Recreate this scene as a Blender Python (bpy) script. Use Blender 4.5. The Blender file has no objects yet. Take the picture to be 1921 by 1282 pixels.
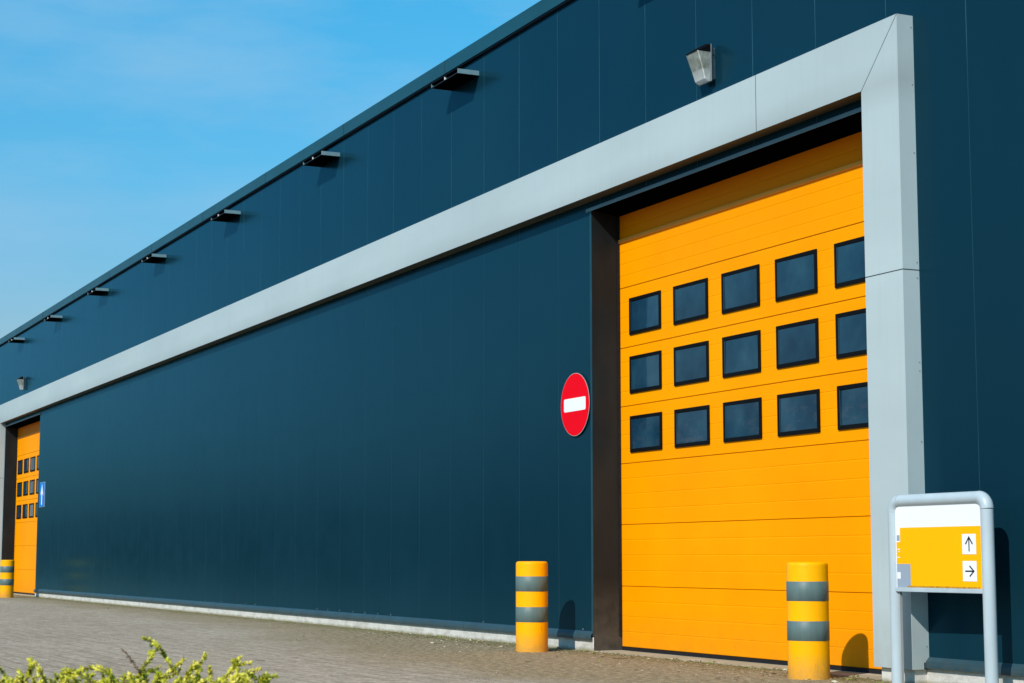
import bpy, bmesh, math, random
from mathutils import Vector, Matrix
random.seed(7)
S = bpy.context.scene
COL = S.collection
PI = math.pi

# ------------------------------------------------------------------ camera
F_PX, YAW, PITCH, DIST = 3473.13, 0.43388624, 0.11690816, 9.393826
cam_d = bpy.data.cameras.new('camera'); cam = bpy.data.objects.new('camera', cam_d); COL.objects.link(cam)
fw = Vector((-math.cos(YAW)*math.cos(PITCH), math.sin(YAW)*math.cos(PITCH), math.sin(PITCH)))
rt = fw.cross(Vector((0, 0, 1))).normalized(); up = rt.cross(fw)
cam.matrix_world = Matrix(((rt.x, up.x, -fw.x, 0), (rt.y, up.y, -fw.y, -DIST), (rt.z, up.z, -fw.z, 1.0), (0, 0, 0, 1)))
cam_d.sensor_width = 36; cam_d.lens = F_PX*36/1921
cam_d.clip_start = 0.05; cam_d.clip_end = 5000
S.camera = cam
cam_d.dof.use_dof = True; cam_d.dof.focus_distance = 19; cam_d.dof.aperture_fstop = 10
CAM = Vector((0, -DIST, 1.0))

def ray_point(px, py, depth):
    """a point of the place that stands `depth` metres from the viewpoint"""
    d = fw + rt*((px-960.5)/F_PX) - up*((py-641)/F_PX)
    return CAM + d*depth

# ------------------------------------------------------------------ materials
def new_mat(name):
    m = bpy.data.materials.new(name); m.use_nodes = True
    nt = m.node_tree; b = nt.nodes['Principled BSDF']
    return m, nt, b

def N(nt, t, **kw):
    n = nt.nodes.new(t)
    for k, v in kw.items():
        if k in n.inputs.keys(): n.inputs[k].default_value = v
        else: setattr(n, k, v)
    return n

def ramp(nt, src, stops, interp='LINEAR'):
    r = nt.nodes.new('ShaderNodeValToRGB'); r.color_ramp.interpolation = interp
    el = r.color_ramp.elements
    while len(el) < len(stops): el.new(0.5)
    for e, (p, c) in zip(el, stops):
        e.position = p; e.color = c if len(c) == 4 else (*c, 1)
    nt.links.new(src, r.inputs['Fac']); return r.outputs['Color']

def math_n(nt, op, a, b=None, clamp=False):
    n = nt.nodes.new('ShaderNodeMath'); n.operation = op; n.use_clamp = clamp
    for i, v in enumerate((a, b)):
        if v is None: continue
        if isinstance(v, (int, float)): n.inputs[i].default_value = v
        else: nt.links.new(v, n.inputs[i])
    return n.outputs[0]

def mix(nt, fac, a, b, mode='MIX'):
    n = nt.nodes.new('ShaderNodeMix'); n.data_type = 'RGBA'; n.blend_type = mode
    for s, v in ((n.inputs[0], fac), (n.inputs[6], a), (n.inputs[7], b)):
        if isinstance(v, (int, float)): s.default_value = v
        elif isinstance(v, tuple): s.default_value = v if len(v) == 4 else (*v, 1)
        else: nt.links.new(v, s)
    return n.outputs[2]

def coords(nt, scale=(1, 1, 1)):
    g = nt.nodes.new('ShaderNodeNewGeometry'); mp = nt.nodes.new('ShaderNodeMapping')
    mp.inputs['Scale'].default_value = scale
    nt.links.new(g.outputs['Position'], mp.inputs['Vector']); return mp.outputs[0]

def noise(nt, vec, scale, detail=4, rough=.55):
    n = N(nt, 'ShaderNodeTexNoise'); n.inputs['Scale'].default_value = scale
    n.inputs['Detail'].default_value = detail; n.inputs['Roughness'].default_value = rough
    nt.links.new(vec, n.inputs['Vector']); return n.outputs['Fac']

def bump(nt, b, h, strength=.2, dist=.01):
    n = nt.nodes.new('ShaderNodeBump'); n.inputs['Strength'].default_value = strength; n.inputs['Distance'].default_value = dist
    nt.links.new(h, n.inputs['Height']); nt.links.new(n.outputs[0], b.inputs['Normal'])

def paint(name, col, rough=.4, spec=.5, var=.08, vscale=1.5, stretch=(1, 1, 1), metal=0, bmp=0, bscale=60, dirt=None, dirt_h=.4):
    m, nt, b = new_mat(name)
    v = coords(nt, stretch)
    lo = tuple(c*(1-var) for c in col); hi = tuple(min(1, c*(1+var)) for c in col)
    c = ramp(nt, noise(nt, v, vscale, 5), [(.3, lo), (.7, hi)])
    if dirt:
        g = nt.nodes.new('ShaderNodeNewGeometry'); sx = nt.nodes.new('ShaderNodeSeparateXYZ')
        nt.links.new(g.outputs['Position'], sx.inputs[0])
        f = math_n(nt, 'SUBTRACT', 1, math_n(nt, 'DIVIDE', sx.outputs[2], dirt_h), True)
        f = math_n(nt, 'MULTIPLY', f, noise(nt, coords(nt), 9, 6), True)
        c = mix(nt, f, c, dirt)
    nt.links.new(c, b.inputs['Base Color'])
    b.inputs['Roughness'].default_value = rough; b.inputs['Specular IOR Level'].default_value = spec
    b.inputs['Metallic'].default_value = metal
    if bmp: bump(nt, b, noise(nt, coords(nt), bscale, 4), bmp)
    return m

M = {}
# teal-blue coated cladding: slightly wavy, semi-gloss, faint dust
def cladding():
    m, nt, b = new_mat('blue_cladding')
    v = coords(nt)
    base = ramp(nt, noise(nt, coords(nt, (.5, 1, .35)), .8, 4), [(.3, (.0034, .0245, .0405)), (.7, (.0044, .0290, .0465))])
    nt.links.new(base, b.inputs['Base Color'])
    nt.nodes.remove(b)
    r = ramp(nt, noise(nt, v, 2.2, 5), [(.3, (.18, .18, .18)), (.7, (.24, .24, .24))])
    df = nt.nodes.new('ShaderNodeBsdfDiffuse'); gl = nt.nodes.new('ShaderNodeBsdfGlossy'); mx = nt.nodes.new('ShaderNodeMixShader')
    nt.links.new(base, df.inputs['Color']); gl.inputs['Color'].default_value = (.27, .70, .92, 1); nt.links.new(r, gl.inputs['Roughness'])
    bp = nt.nodes.new('ShaderNodeBump'); bp.inputs['Strength'].default_value = .12; bp.inputs['Distance'].default_value = .006
    nt.links.new(noise(nt, coords(nt, (1, 1, .4)), 1.1, 2), bp.inputs['Height']); nt.links.new(bp.outputs[0], gl.inputs['Normal']); nt.links.new(bp.outputs[0], df.inputs['Normal'])
    fr = nt.nodes.new('ShaderNodeFresnel'); fr.inputs['IOR'].default_value = 1.36
    nt.links.new(math_n(nt, 'MULTIPLY', fr.outputs[0], .80), mx.inputs[0]); nt.links.new(df.outputs[0], mx.inputs[1]); nt.links.new(gl.outputs[0], mx.inputs[2])
    nt.links.new(mx.outputs[0], nt.nodes['Material Output'].inputs['Surface'])
    return m
M['wall'] = cladding()
M['coping'] = paint('roof_coping', (.006, .060, .088), .4, .3, .15, 2, (.5, 1, 1))
M['flash'] = paint('flashing', (.008, .050, .075), .45, .35, .2, 3, dirt=(.09, .09, .07), dirt_h=.35)
M['dark_gap'] = paint('painted_gap_shade', (.004, .010, .02), .8, .1)
def portal():
    m, nt, b = new_mat('portal_grey')
    v = coords(nt)
    c = ramp(nt, noise(nt, coords(nt, (.35, 1, .9)), .8, 5), [(.3, (.405, .475, .485)), (.7, (.465, .545, .555))])
    g = nt.nodes.new('ShaderNodeNewGeometry'); sp = nt.nodes.new('ShaderNodeSeparateXYZ'); nt.links.new(g.outputs['Position'], sp.inputs[0])
    # rain streaks that run down from the top edge, shading painted darker along the foot of the beam
    st = ramp(nt, noise(nt, coords(nt, (11, 1, .5)), 1.3, 6, .65), [(.50, (0, 0, 0)), (.80, (.2, .2, .2))])
    c = mix(nt, st, c, (.33, .37, .36))
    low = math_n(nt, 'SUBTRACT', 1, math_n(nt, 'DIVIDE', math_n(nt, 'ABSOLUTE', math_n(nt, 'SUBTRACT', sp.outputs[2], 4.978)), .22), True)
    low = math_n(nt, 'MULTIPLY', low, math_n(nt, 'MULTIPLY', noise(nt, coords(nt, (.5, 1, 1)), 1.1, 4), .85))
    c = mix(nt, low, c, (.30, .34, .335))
    f = math_n(nt, 'MULTIPLY', math_n(nt, 'SUBTRACT', 1, math_n(nt, 'DIVIDE', sp.outputs[2], .6), True), math_n(nt, 'MULTIPLY', noise(nt, v, 8, 6), .7), True)
    c = mix(nt, f, c, (.25, .25, .21))
    nt.links.new(c, b.inputs['Base Color'])
    b.inputs['Specular IOR Level'].default_value = .25
    nt.links.new(ramp(nt, noise(nt, v, 1.5, 5), [(.3, (.30, .30, .30)), (.7, (.46, .46, .46))]), b.inputs['Roughness'])
    bump(nt, b, noise(nt, coords(nt, (.6, 1, 1)), 1.7, 3), .25, .012)
    return m
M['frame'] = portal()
M['lintel'] = paint('lintel_grey', (.15, .24, .285), .45, .3, .15, 3)
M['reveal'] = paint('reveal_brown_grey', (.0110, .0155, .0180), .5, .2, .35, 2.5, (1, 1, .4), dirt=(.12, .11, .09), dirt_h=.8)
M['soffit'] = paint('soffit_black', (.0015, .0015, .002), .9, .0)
M['rubber'] = paint('black_rubber', (.012, .012, .014), .7, .2, .3, 20)
M['joint'] = paint('panel_joint', (.03, .045, .05), .7, .2)
M['ojoint'] = paint('door_joint', (.28, .075, .0), .6, .1)
M['lip'] = paint('door_top_lip', (.98, .33, .05), .6, .05)
M['screw'] = paint('screw_head', (.22, .26, .27), .5, .3, metal=.0)
M['screwd'] = paint('dark_screw_head', (.16, .18, .19), .5, .4)
def orange():
    m, nt, b = new_mat('orange_door_paint')
    v = coords(nt)
    c = ramp(nt, noise(nt, v, .9, 5), [(.3, (.95, .315, .0)), (.7, (.99, .35, .0))])
    st = noise(nt, coords(nt, (14, 1, .8)), 2.0, 5, .65)
    c = mix(nt, ramp(nt, st, [(.62, (0, 0, 0)), (.9, (.22, .22, .22))]), c, (.55, .17, .0))
    sec = nt.nodes.new('ShaderNodeSeparateXYZ'); nt.links.new(v, sec.inputs[0])
    wn = nt.nodes.new('ShaderNodeTexWhiteNoise'); wn.noise_dimensions = '1D'
    nt.links.new(math_n(nt, 'FLOOR', math_n(nt, 'DIVIDE', math_n(nt, 'SUBTRACT', sec.outputs[2], .045), .6615)), wn.inputs['W'])
    c = mix(nt, math_n(nt, 'MULTIPLY', wn.outputs['Value'], .16), c, (.92, .285, .0))
    scr = ramp(nt, noise(nt, coords(nt, (26, 1, 5)), 1.7, 7, .75), [(.665, (0, 0, 0)), (.72, (.45, .45, .45))])
    c = mix(nt, scr, c, (.62, .20, .005))
    cloud = ramp(nt, noise(nt, coords(nt, (.8, 1, 1.2)), 1.1, 5, .6), [(.48, (0, 0, 0)), (.75, (.35, .35, .35))])
    c = mix(nt, cloud, c, (.86, .27, .0))
    sx = nt.nodes.new('ShaderNodeSeparateXYZ'); nt.links.new(v, sx.inputs[0])
    g = nt.nodes.new('ShaderNodeNewGeometry')
    f = math_n(nt, 'SUBTRACT', 1, math_n(nt, 'DIVIDE', sx.outputs[2], .5), True)
    f = math_n(nt, 'MULTIPLY', f, math_n(nt, 'MULTIPLY', noise(nt, v, 8, 6), .45), True)
    c = mix(nt, f, c, (.30, .13, .02))
    top_shade = ramp(nt, math_n(nt, 'DIVIDE', sx.outputs[2], 10), [(.4515, (0, 0, 0)), (.4525, (.9, .9, .9))])  # redder paint at the top imitates warm shade under the lintel
    c = mix(nt, top_shade, c, (.98, .215, .0))
    nt.links.new(c, b.inputs['Base Color'])
    b.inputs['Roughness'].default_value = .5; b.inputs['Specular IOR Level'].default_value = .05
    b.inputs['Specular Tint'].default_value = (1, .7, .2, 1)
    bump(nt, b, noise(nt, v, 160, 3), .08, .002)
    return m
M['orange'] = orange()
def pane():
    m, nt, b = new_mat('door_glass')
    v = coords(nt)
    c = ramp(nt, noise(nt, coords(nt, (1, 1, 1)), 2.2, 6), [(.32, (.002, .022, .048)), (.5, (.007, .040, .074)), (.7, (.018, .064, .102))])  # blue patches painted in as soft, broken reflections
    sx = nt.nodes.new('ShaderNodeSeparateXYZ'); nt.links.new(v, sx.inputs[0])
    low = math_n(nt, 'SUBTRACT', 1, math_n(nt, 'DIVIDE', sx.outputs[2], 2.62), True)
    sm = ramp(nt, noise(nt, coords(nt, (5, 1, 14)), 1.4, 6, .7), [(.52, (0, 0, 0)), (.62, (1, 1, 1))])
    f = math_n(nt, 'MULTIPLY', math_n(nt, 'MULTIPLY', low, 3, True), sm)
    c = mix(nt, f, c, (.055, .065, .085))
    nt.links.new(c, b.inputs['Base Color'])
    b.inputs['Roughness'].default_value = .06; b.inputs['Specular IOR Level'].default_value = .42
    return m
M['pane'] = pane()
M['pane_edge'] = paint('pane_edge_reflection', (.02, .045, .065), .3, .4)
M['wframe'] = paint('black_window_frame', (.003, .0035, .004), .6, .12, .2, 10)
def byel():
    m, nt, b = new_mat('bollard_yellow')
    tc_ = nt.nodes.new('ShaderNodeTexCoord')
    def mp_(sc_):
        q = nt.nodes.new('ShaderNodeMapping'); q.inputs['Scale'].default_value = sc_; nt.links.new(tc_.outputs['Object'], q.inputs['Vector']); return q.outputs[0]
    c = ramp(nt, noise(nt, mp_((1, 1, 1)), 4, 5), [(.3, (.97, .395, .0)), (.7, (1.0, .44, .0))])
    c = mix(nt, ramp(nt, noise(nt, mp_((9, 9, 1.5)), 2.2, 7, .75), [(.60, (0, 0, 0)), (.70, (.45, .45, .45))]), c, (.50, .20, .01))
    c = mix(nt, ramp(nt, noise(nt, mp_((3, 3, 22)), 1.7, 7, .75), [(.66, (0, 0, 0)), (.70, (.6, .6, .6))]), c, (.22, .12, .03))
    sp = nt.nodes.new('ShaderNodeSeparateXYZ'); nt.links.new(tc_.outputs['Object'], sp.inputs[0])
    f = math_n(nt, 'MULTIPLY', math_n(nt, 'SUBTRACT', 1, math_n(nt, 'DIVIDE', sp.outputs[2], .22), True), math_n(nt, 'MULTIPLY', noise(nt, mp_((1, 1, 1)), 14, 7, .7), 1.1), True)
    c = mix(nt, f, c, (.30, .19, .08))
    nt.links.new(c, b.inputs['Base Color']); b.inputs['Roughness'].default_value = .42; b.inputs['Specular IOR Level'].default_value = .12
    bump(nt, b, noise(nt, mp_((1, 1, 1)), 30, 4), .1)
    return m
M['byellow'] = byel()
M['bgrey'] = paint('bollard_band', (.100, .155, .150), .5, .4, .12, 6, (3, 3, .4), bmp=.1)
M['red'] = paint('sign_red', (.80, .0, .010), .6, .08, .03)
M['white'] = paint('sign_white', (.84, .84, .86), .4, .3, .02)
M['blue'] = paint('sign_blue', (.0, .20, .62), .6, .1, .03)
M['black'] = paint('sign_black', (.01, .01, .012), .5, .3)
M['syellow'] = paint('sign_yellow', (1.0, .46, .0), .45, .1, .02, 2)
M['sgrey'] = paint('sign_grey', (.30, .36, .44), .4, .3, .03)
M['alu'] = paint('sign_tube', (.44, .52, .56), .34, .45, .08, 6, (1, 1, .3), bmp=.05)
M['edgegrey'] = paint('sheet_edge', (.35, .36, .36), .5, .3)
M['vent_dark'] = paint('vent_dark', (.0015, .002, .003), .8, .0)
M['vent_side'] = paint('vent_side', (.17, .29, .33), .4, .4, .1, 12)
M['lamp_body'] = paint('lamp_housing', (.16, .18, .19), .4, .5, .2, 20)
M['lamp_cap'] = paint('lamp_cap', (.003, .003, .004), .6, .1)

def lens_mat():
    m, nt, b = new_mat('lamp_lens')
    v = coords(nt)
    c = ramp(nt, noise(nt, coords(nt, (8, 8, 5)), 2.2, 5, .65), [(.35, (.16, .17, .13)), (.55, (.32, .34, .27)), (.72, (.6, .62, .58))])
    tcx = nt.nodes.new('ShaderNodeTexCoord'); sp = nt.nodes.new('ShaderNodeSeparateXYZ'); nt.links.new(tcx.outputs['Object'], sp.inputs[0])
    c = mix(nt, ramp(nt, sp.outputs[2], [(.02, (.95, .95, .95)), (.11, (.55, .55, .55)), (.13, (.1, .1, .1)), (.3, (.25, .25, .25))]), c, (.74, .76, .74))  # lens painted brighter towards its foot, highlight put into the colour
    nt.links.new(c, b.inputs['Base Color'])
    b.inputs['Roughness'].default_value = .38; b.inputs['Transmission Weight'].default_value = .25
    b.inputs['Coat Weight'].default_value = .15
    w = N(nt, 'ShaderNodeTexWave'); w.bands_direction = 'Z'; w.inputs['Scale'].default_value = 28; w.inputs['Distortion'].default_value = .3
    nt.links.new(v, w.inputs['Vector'])
    bump(nt, b, w.outputs['Fac'], .5, .006)
    return m
M['lens'] = lens_mat()

def concrete():
    m, nt, b = new_mat('plinth_concrete')
    v = coords(nt)
    c = ramp(nt, noise(nt, coords(nt, (1, 1, 2)), 3.5, 8, .7), [(.3, (.40, .385, .34)), (.5, (.60, .58, .53)), (.7, (.70, .68, .63))])
    sx = nt.nodes.new('ShaderNodeSeparateXYZ'); nt.links.new(v, sx.inputs[0])
    h = math_n(nt, 'DIVIDE', sx.outputs[2], .10)
    n2 = noise(nt, coords(nt, (1, 1, .6)), 2.2, 6, .7)
    f = math_n(nt, 'MULTIPLY', math_n(nt, 'SUBTRACT', math_n(nt, 'ADD', n2, -.12), h), 3.0, True)
    c = mix(nt, math_n(nt, 'MULTIPLY', f, .8), c, (.24, .22, .12))
    st = ramp(nt, noise(nt, coords(nt, (16, 1, .8)), 1.5, 5, .7), [(.58, (0, 0, 0)), (.75, (.5, .5, .5))])
    c = mix(nt, st, c, (.27, .25, .18))
    nt.links.new(c, b.inputs['Base Color']); b.inputs['Roughness'].default_value = .9
    bump(nt, b, noise(nt, v, 40, 8, .7), .5, .01)
    return m
M['concrete'] = concrete()

def paving():
    m, nt, b = new_mat('brick_paving')
    g = nt.nodes.new('ShaderNodeNewGeometry'); mp = nt.nodes.new('ShaderNodeMapping')
    mp.inputs['Rotation'].default_value = (0, 0, math.radians(0))
    nt.links.new(g.outputs['Position'], mp.inputs['Vector'])
    v = mp.outputs[0]
    wob = N(nt, 'ShaderNodeTexNoise'); wob.inputs['Scale'].default_value = 3; nt.links.new(v, wob.inputs['Vector'])
    vv = nt.nodes.new('ShaderNodeVectorMath'); vv.operation = 'MULTIPLY_ADD'
    nt.links.new(wob.outputs['Color'], vv.inputs[0]); vv.inputs[1].default_value = (.03, .03, 0); nt.links.new(v, vv.inputs[2])
    br = N(nt, 'ShaderNodeTexBrick'); nt.links.new(vv.outputs[0], br.inputs['Vector'])
    br.inputs['Scale'].default_value = 1; br.inputs['Brick Width'].default_value = .105; br.inputs['Row Height'].default_value = .21
    br.inputs['Mortar Size'].default_value = .010; br.inputs['Mortar Smooth'].default_value = .3
    br.inputs['Color1'].default_value = (.345, .285, .215, 1); br.inputs['Color2'].default_value = (.465, .390, .300, 1)
    br.inputs['Mortar'].default_value = (.22, .18, .125, 1)
    c = br.outputs['Color']
    big = noise(nt, coords(nt, (.35, 1, 1)), .55, 6, .6)
    c = mix(nt, ramp(nt, big, [(.35, (0, 0, 0)), (.7, (.55, .55, .55))]), c, (.50, .43, .335))
    fine = noise(nt, v, 30, 8, .75)
    c = mix(nt, .55, c, ramp(nt, fine, [(.3, (.35, .35, .35)), (.5, (.95, .95, .95)), (.72, (1.6, 1.6, 1.55))]), 'MULTIPLY')
    pt = noise(nt, coords(nt, (.6, 1.6, 1)), 1.9, 7, .7)
    c = mix(nt, ramp(nt, pt, [(.50, (0, 0, 0)), (.66, (.6, .6, .6))]), c, (.27, .225, .165))
    pt2 = noise(nt, coords(nt, (.5, 2.2, 1)), 2.7, 7, .7)
    c = mix(nt, ramp(nt, pt2, [(.60, (0, 0, 0)), (.70, (.55, .55, .55))]), c, (.58, .53, .44))
    mid = noise(nt, coords(nt, (.8, 1.5, 1)), 7, 9, .85)
    c = mix(nt, .75, c, ramp(nt, mid, [(.34, (.45, .44, .42)), (.5, (.98, .98, .98)), (.64, (1.45, 1.45, 1.42))]), 'MULTIPLY')
    # earthy, mossy strip that collects against the building
    sx = nt.nodes.new('ShaderNodeSeparateXYZ'); nt.links.new(v, sx.inputs[0])
    edge = math_n(nt, 'ADD', sx.outputs[1], math_n(nt, 'MULTIPLY', noise(nt, coords(nt, (.7, 1, 1)), 1.1, 6, .7), 2.6))
    right = math_n(nt, 'MULTIPLY', math_n(nt, 'ADD', sx.outputs[0], 27), .13, True)
    edge = math_n(nt, 'ADD', edge, math_n(nt, 'MULTIPLY', right, 1.6))
    f = math_n(nt, 'MULTIPLY', math_n(nt, 'ADD', edge, .45), .8, True)
    soil = ramp(nt, noise(nt, v, 14, 8, .75), [(.3, (.12, .090, .045)), (.5, (.27, .215, .130)), (.7, (.46, .385, .255))])
    c = mix(nt, math_n(nt, 'MULTIPLY', f, .95, True), c, soil)
    grit = noise(nt, coords(nt, (1, 1.3, 1)), 12, 9, .85)
    c = mix(nt, math_n(nt, 'MULTIPLY', f, .8), c, mix(nt, 1.0, c, ramp(nt, grit, [(.36, (.35, .33, .28)), (.5, (1, 1, 1)), (.62, (1.7, 1.65, 1.5))]), 'MULTIPLY'))
    f2 = math_n(nt, 'MULTIPLY', math_n(nt, 'ADD', sx.outputs[1], math_n(nt, 'MULTIPLY', noise(nt, v, 2.0, 6, .8), 1.15)), 2.0, True)
    moss = ramp(nt, noise(nt, v, 40, 6, .8), [(.35, (.06, .06, .015)), (.65, (.20, .18, .05))])
    c = mix(nt, math_n(nt, 'MULTIPLY', f2, .7), c, moss)
    nt.links.new(c, b.inputs['Base Color'])
    b.inputs['Roughness'].default_value = .92; b.inputs['Specular IOR Level'].default_value = .15
    h = math_n(nt, 'ADD', math_n(nt, 'MULTIPLY', br.outputs['Fac'], -1.0), math_n(nt, 'MULTIPLY', noise(nt, v, 18, 8, .7), 1.1))
    bump(nt, b, h, .8, .012)
    return m
M['paving'] = paving()

def leafy(name, stops, trans=.25, rough=.55, scale=14):
    m, nt, b = new_mat(name)
    at = nt.nodes.new('ShaderNodeAttribute'); at.attribute_name = 'tone'
    n = noise(nt, coords(nt), scale, 3)
    f = math_n(nt, 'ADD', math_n(nt, 'MULTIPLY', at.outputs['Fac'], .75), math_n(nt, 'MULTIPLY', n, .25))
    nt.links.new(ramp(nt, f, stops), b.inputs['Base Color'])
    b.inputs['Roughness'].default_value = rough; b.inputs['Specular IOR Level'].default_value = .25
    if trans:
        b.inputs['Subsurface Weight'].default_value = trans; b.inputs['Subsurface Radius'].default_value = (.01, .012, .003)
        b.inputs['Subsurface Scale'].default_value = .3
    return m
M['leaf'] = leafy('conifer_needles', [(.08, (.06, .12, .008)), (.28, (.26, .32, .012)), (.52, (.58, .56, .02)), (.8, (.92, .80, .16))], 0)
M['deadleaf'] = leafy('dry_needles', [(.2, (.10, .04, .02)), (.8, (.26, .13, .07))], 0)
M['stem'] = paint('woody_stem', (.16, .11, .06), .8, .1, .3, 30)
M['litter'] = leafy('leaf_litter', [(.1, (.05, .03, .02)), (.45, (.22, .15, .07)), (.7, (.42, .36, .20)), (.9, (.62, .60, .50))], 0, .8)
M['weed'] = leafy('weed_green', [(.1, (.07, .12, .01)), (.9, (.30, .34, .04))], 0, .6)

# ------------------------------------------------------------------ mesh helpers
class MB:
    def __init__(s): s.v = []; s.f = []; s.m = []; s.tone = []
    def face(s, pts, mi=0, tone=0):
        k = len(s.v); s.v += [tuple(p) for p in pts]; s.f.append(tuple(range(k, k+len(pts)))); s.m.append(mi); s.tone.append(tone)
    def box(s, x0, x1, y0, y1, z0, z1, mi=0):
        p = [(x0, y0, z0), (x1, y0, z0), (x1, y1, z0), (x0, y1, z0), (x0, y0, z1), (x1, y0, z1), (x1, y1, z1), (x0, y1, z1)]
        for q in ((0, 3, 2, 1), (4, 5, 6, 7), (0, 1, 5, 4), (1, 2, 6, 5), (2, 3, 7, 6), (3, 0, 4, 7)): s.face([p[i] for i in q], mi)
    def prism(s, poly, a0, a1, axis='x', mi=0):
        """poly: 2-D outline (y,z) for axis x, (x,z) for axis y, (x,y) for axis z"""
        def P(q, a): return {'x': (a, q[0], q[1]), 'y': (q[0], a, q[1]), 'z': (q[0], q[1], a)}[axis]
        n = len(poly)
        for i in range(n):
            q, r = poly[i], poly[(i+1) % n]
            s.face([P(q, a0), P(r, a0), P(r, a1), P(q, a1)], mi)
        s.face([P(q, a0) for q in poly][::-1], mi); s.face([P(q, a1) for q in poly], mi)
    def build(s, name, mats, parent=None, bevel=0, smooth=False, seg=2, weld=True, loc=None, fix=True):
        me = bpy.data.meshes.new(name); me.from_pydata(s.v, [], s.f)
        if not isinstance(mats, (list, tuple)): mats = [mats]
        for m in mats: me.materials.append(m)
        me.polygons.foreach_set('material_index', s.m)
        if any(s.tone):
            a = me.attributes.new('tone', 'FLOAT', 'FACE'); a.data.foreach_set('value', s.tone)
        if weld:
            bm = bmesh.new(); bm.from_mesh(me); bmesh.ops.remove_doubles(bm, verts=bm.verts, dist=1e-5)
            if fix: bmesh.ops.recalc_face_normals(bm, faces=bm.faces)
            bm.to_mesh(me); bm.free()
        o = bpy.data.objects.new(name, me); COL.objects.link(o)
        if loc is not None:
            for v in me.vertices: v.co -= Vector(loc)
            o.location = loc
        if parent:
            o.parent = parent
            if loc is None: o.location = -Vector(parent.location) if parent.rotation_euler.z == 0 else (0, 0, 0)
        if bevel:
            md = o.modifiers.new('bevel', 'BEVEL'); md.width = bevel; md.segments = seg; md.limit_method = 'ANGLE'; md.angle_limit = .6
        if smooth:
            for p in me.polygons: p.use_smooth = True
        return o

def tag(o, label=None, cat=None, group=None, kind=None):
    for k, v in (('label', label), ('category', cat), ('group', group), ('kind', kind)):
        if v: o[k] = v
    return o
def empty(name, loc, label, cat, group=None, rz=0):
    o = bpy.data.objects.new(name, None); COL.objects.link(o); o.location = loc; o.rotation_euler = (0, 0, rz)
    o.empty_display_size = .1
    return tag(o, label, cat, group)

def lathe(prof, seg=48, cx=0, cy=0):
    mb = MB()
    for i in range(len(prof)-1):
        (r0, z0), (r1, z1) = prof[i], prof[i+1]
        for k in range(seg):
            a, b_ = 2*PI*k/seg, 2*PI*(k+1)/seg
            q = [(cx+r0*math.cos(a), cy+r0*math.sin(a), z0), (cx+r0*math.cos(b_), cy+r0*math.sin(b_), z0),
                 (cx+r1*math.cos(b_), cy+r1*math.sin(b_), z1), (cx+r1*math.cos(a), cy+r1*math.sin(a), z1)]
            if r1 < 1e-6: q = q[:3]
            elif r0 < 1e-6: q = [q[0], q[2], q[3]]
            mb.face(q)
    return mb

def tube(mb, pts, rad, seg=12, cap=True, mi=0, tone=0):
    pts = [Vector(p) for p in pts]; rings = []
    ref = Vector((0, 0, 1))
    for i, p in enumerate(pts):
        t = (pts[min(i+1, len(pts)-1)]-pts[max(i-1, 0)]).normalized()
        a = t.cross(ref)
        if a.length < .05: a = t.cross(Vector((0, 1, 0)))
        a.normalize(); b_ = t.cross(a)
        r = rad[i] if isinstance(rad, (list, tuple)) else rad
        rings.append([p+(a*math.cos(2*PI*k/seg)+b_*math.sin(2*PI*k/seg))*r for k in range(seg)])
    for i in range(len(rings)-1):
        for k in range(seg):
            mb.face([rings[i][k], rings[i][(k+1) % seg], rings[i+1][(k+1) % seg], rings[i+1][k]], mi, tone)
    if cap: mb.face(rings[0][::-1], mi, tone); mb.face(rings[-1], mi, tone)

# ------------------------------------------------------------------ ground
g = MB()
g.face([(-900, -900, 0), (900, -900, 0), (900, 900, 0), (-900, 900, 0)])
go = g.build('ground', M['paving']); tag(go, 'brick paved forecourt running along the foot of the building', 'ground', kind='structure')

M['bed'] = paint('reflection_bed', (.045, .055, .020), .9, .1, .6, 3)  # strip out of view, added so the wall's foot reflects darker
vb = MB(); vb.face([(-300, -300, .012), (300, -300, .012), (300, -7.7, .012), (-300, -7.7, .012)]); vb.box(-300, 300, -7.7, -7.6, -.05, .06, 1)
tag(vb.build('reflection_bed', [M['bed'], M['plinthc'] if 'plinthc' in M else M['edgegrey']]), 'unseen dark planted strip added to darken the wall reflection', 'planting bed', kind='structure')

M['wood'] = leafy('reflection_wood', [(.1, (.010, .018, .006)), (.5, (.030, .045, .014)), (.9, (.060, .080, .025))], 0, .9, 1)  # wood out of view, added to darken the glossy wall's reflection
random.seed(11)
tw = MB()
def clump(x, y, z, r, tone):
    for k in range(26):
        d_ = Vector((random.gauss(0, 1), random.gauss(0, 1), random.gauss(0, .8))).normalized()
        p = Vector((x, y, z))+d_*r*random.uniform(.6, 1.05); q = r*random.uniform(.35, .6)
        a_ = Vector((random.uniform(-1, 1), random.uniform(-1, 1), random.uniform(-1, 1))).normalized(); b_ = a_.cross(d_).normalized()
        tw.face([p+a_*q, p+b_*q, p-a_*q, p-b_*q], 0, min(1, max(.02, tone+random.gauss(0, .15))))
x = -620
while x < 160:
    h = random.uniform(6.5, 11.5); y = -95+random.uniform(-8, 8)
    for k in range(5): clump(x+random.uniform(-3, 3), y+random.uniform(-2, 2), 1.5+(h-3)*k/4, random.uniform(2.2, 3.4), .3+.08*k)
    x += random.uniform(3.5, 6.5)
tag(tw.build('reflection_wood', M['wood'], weld=False), 'unseen far off dark wood added to darken the wall reflection', 'wood', kind='stuff')

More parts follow.
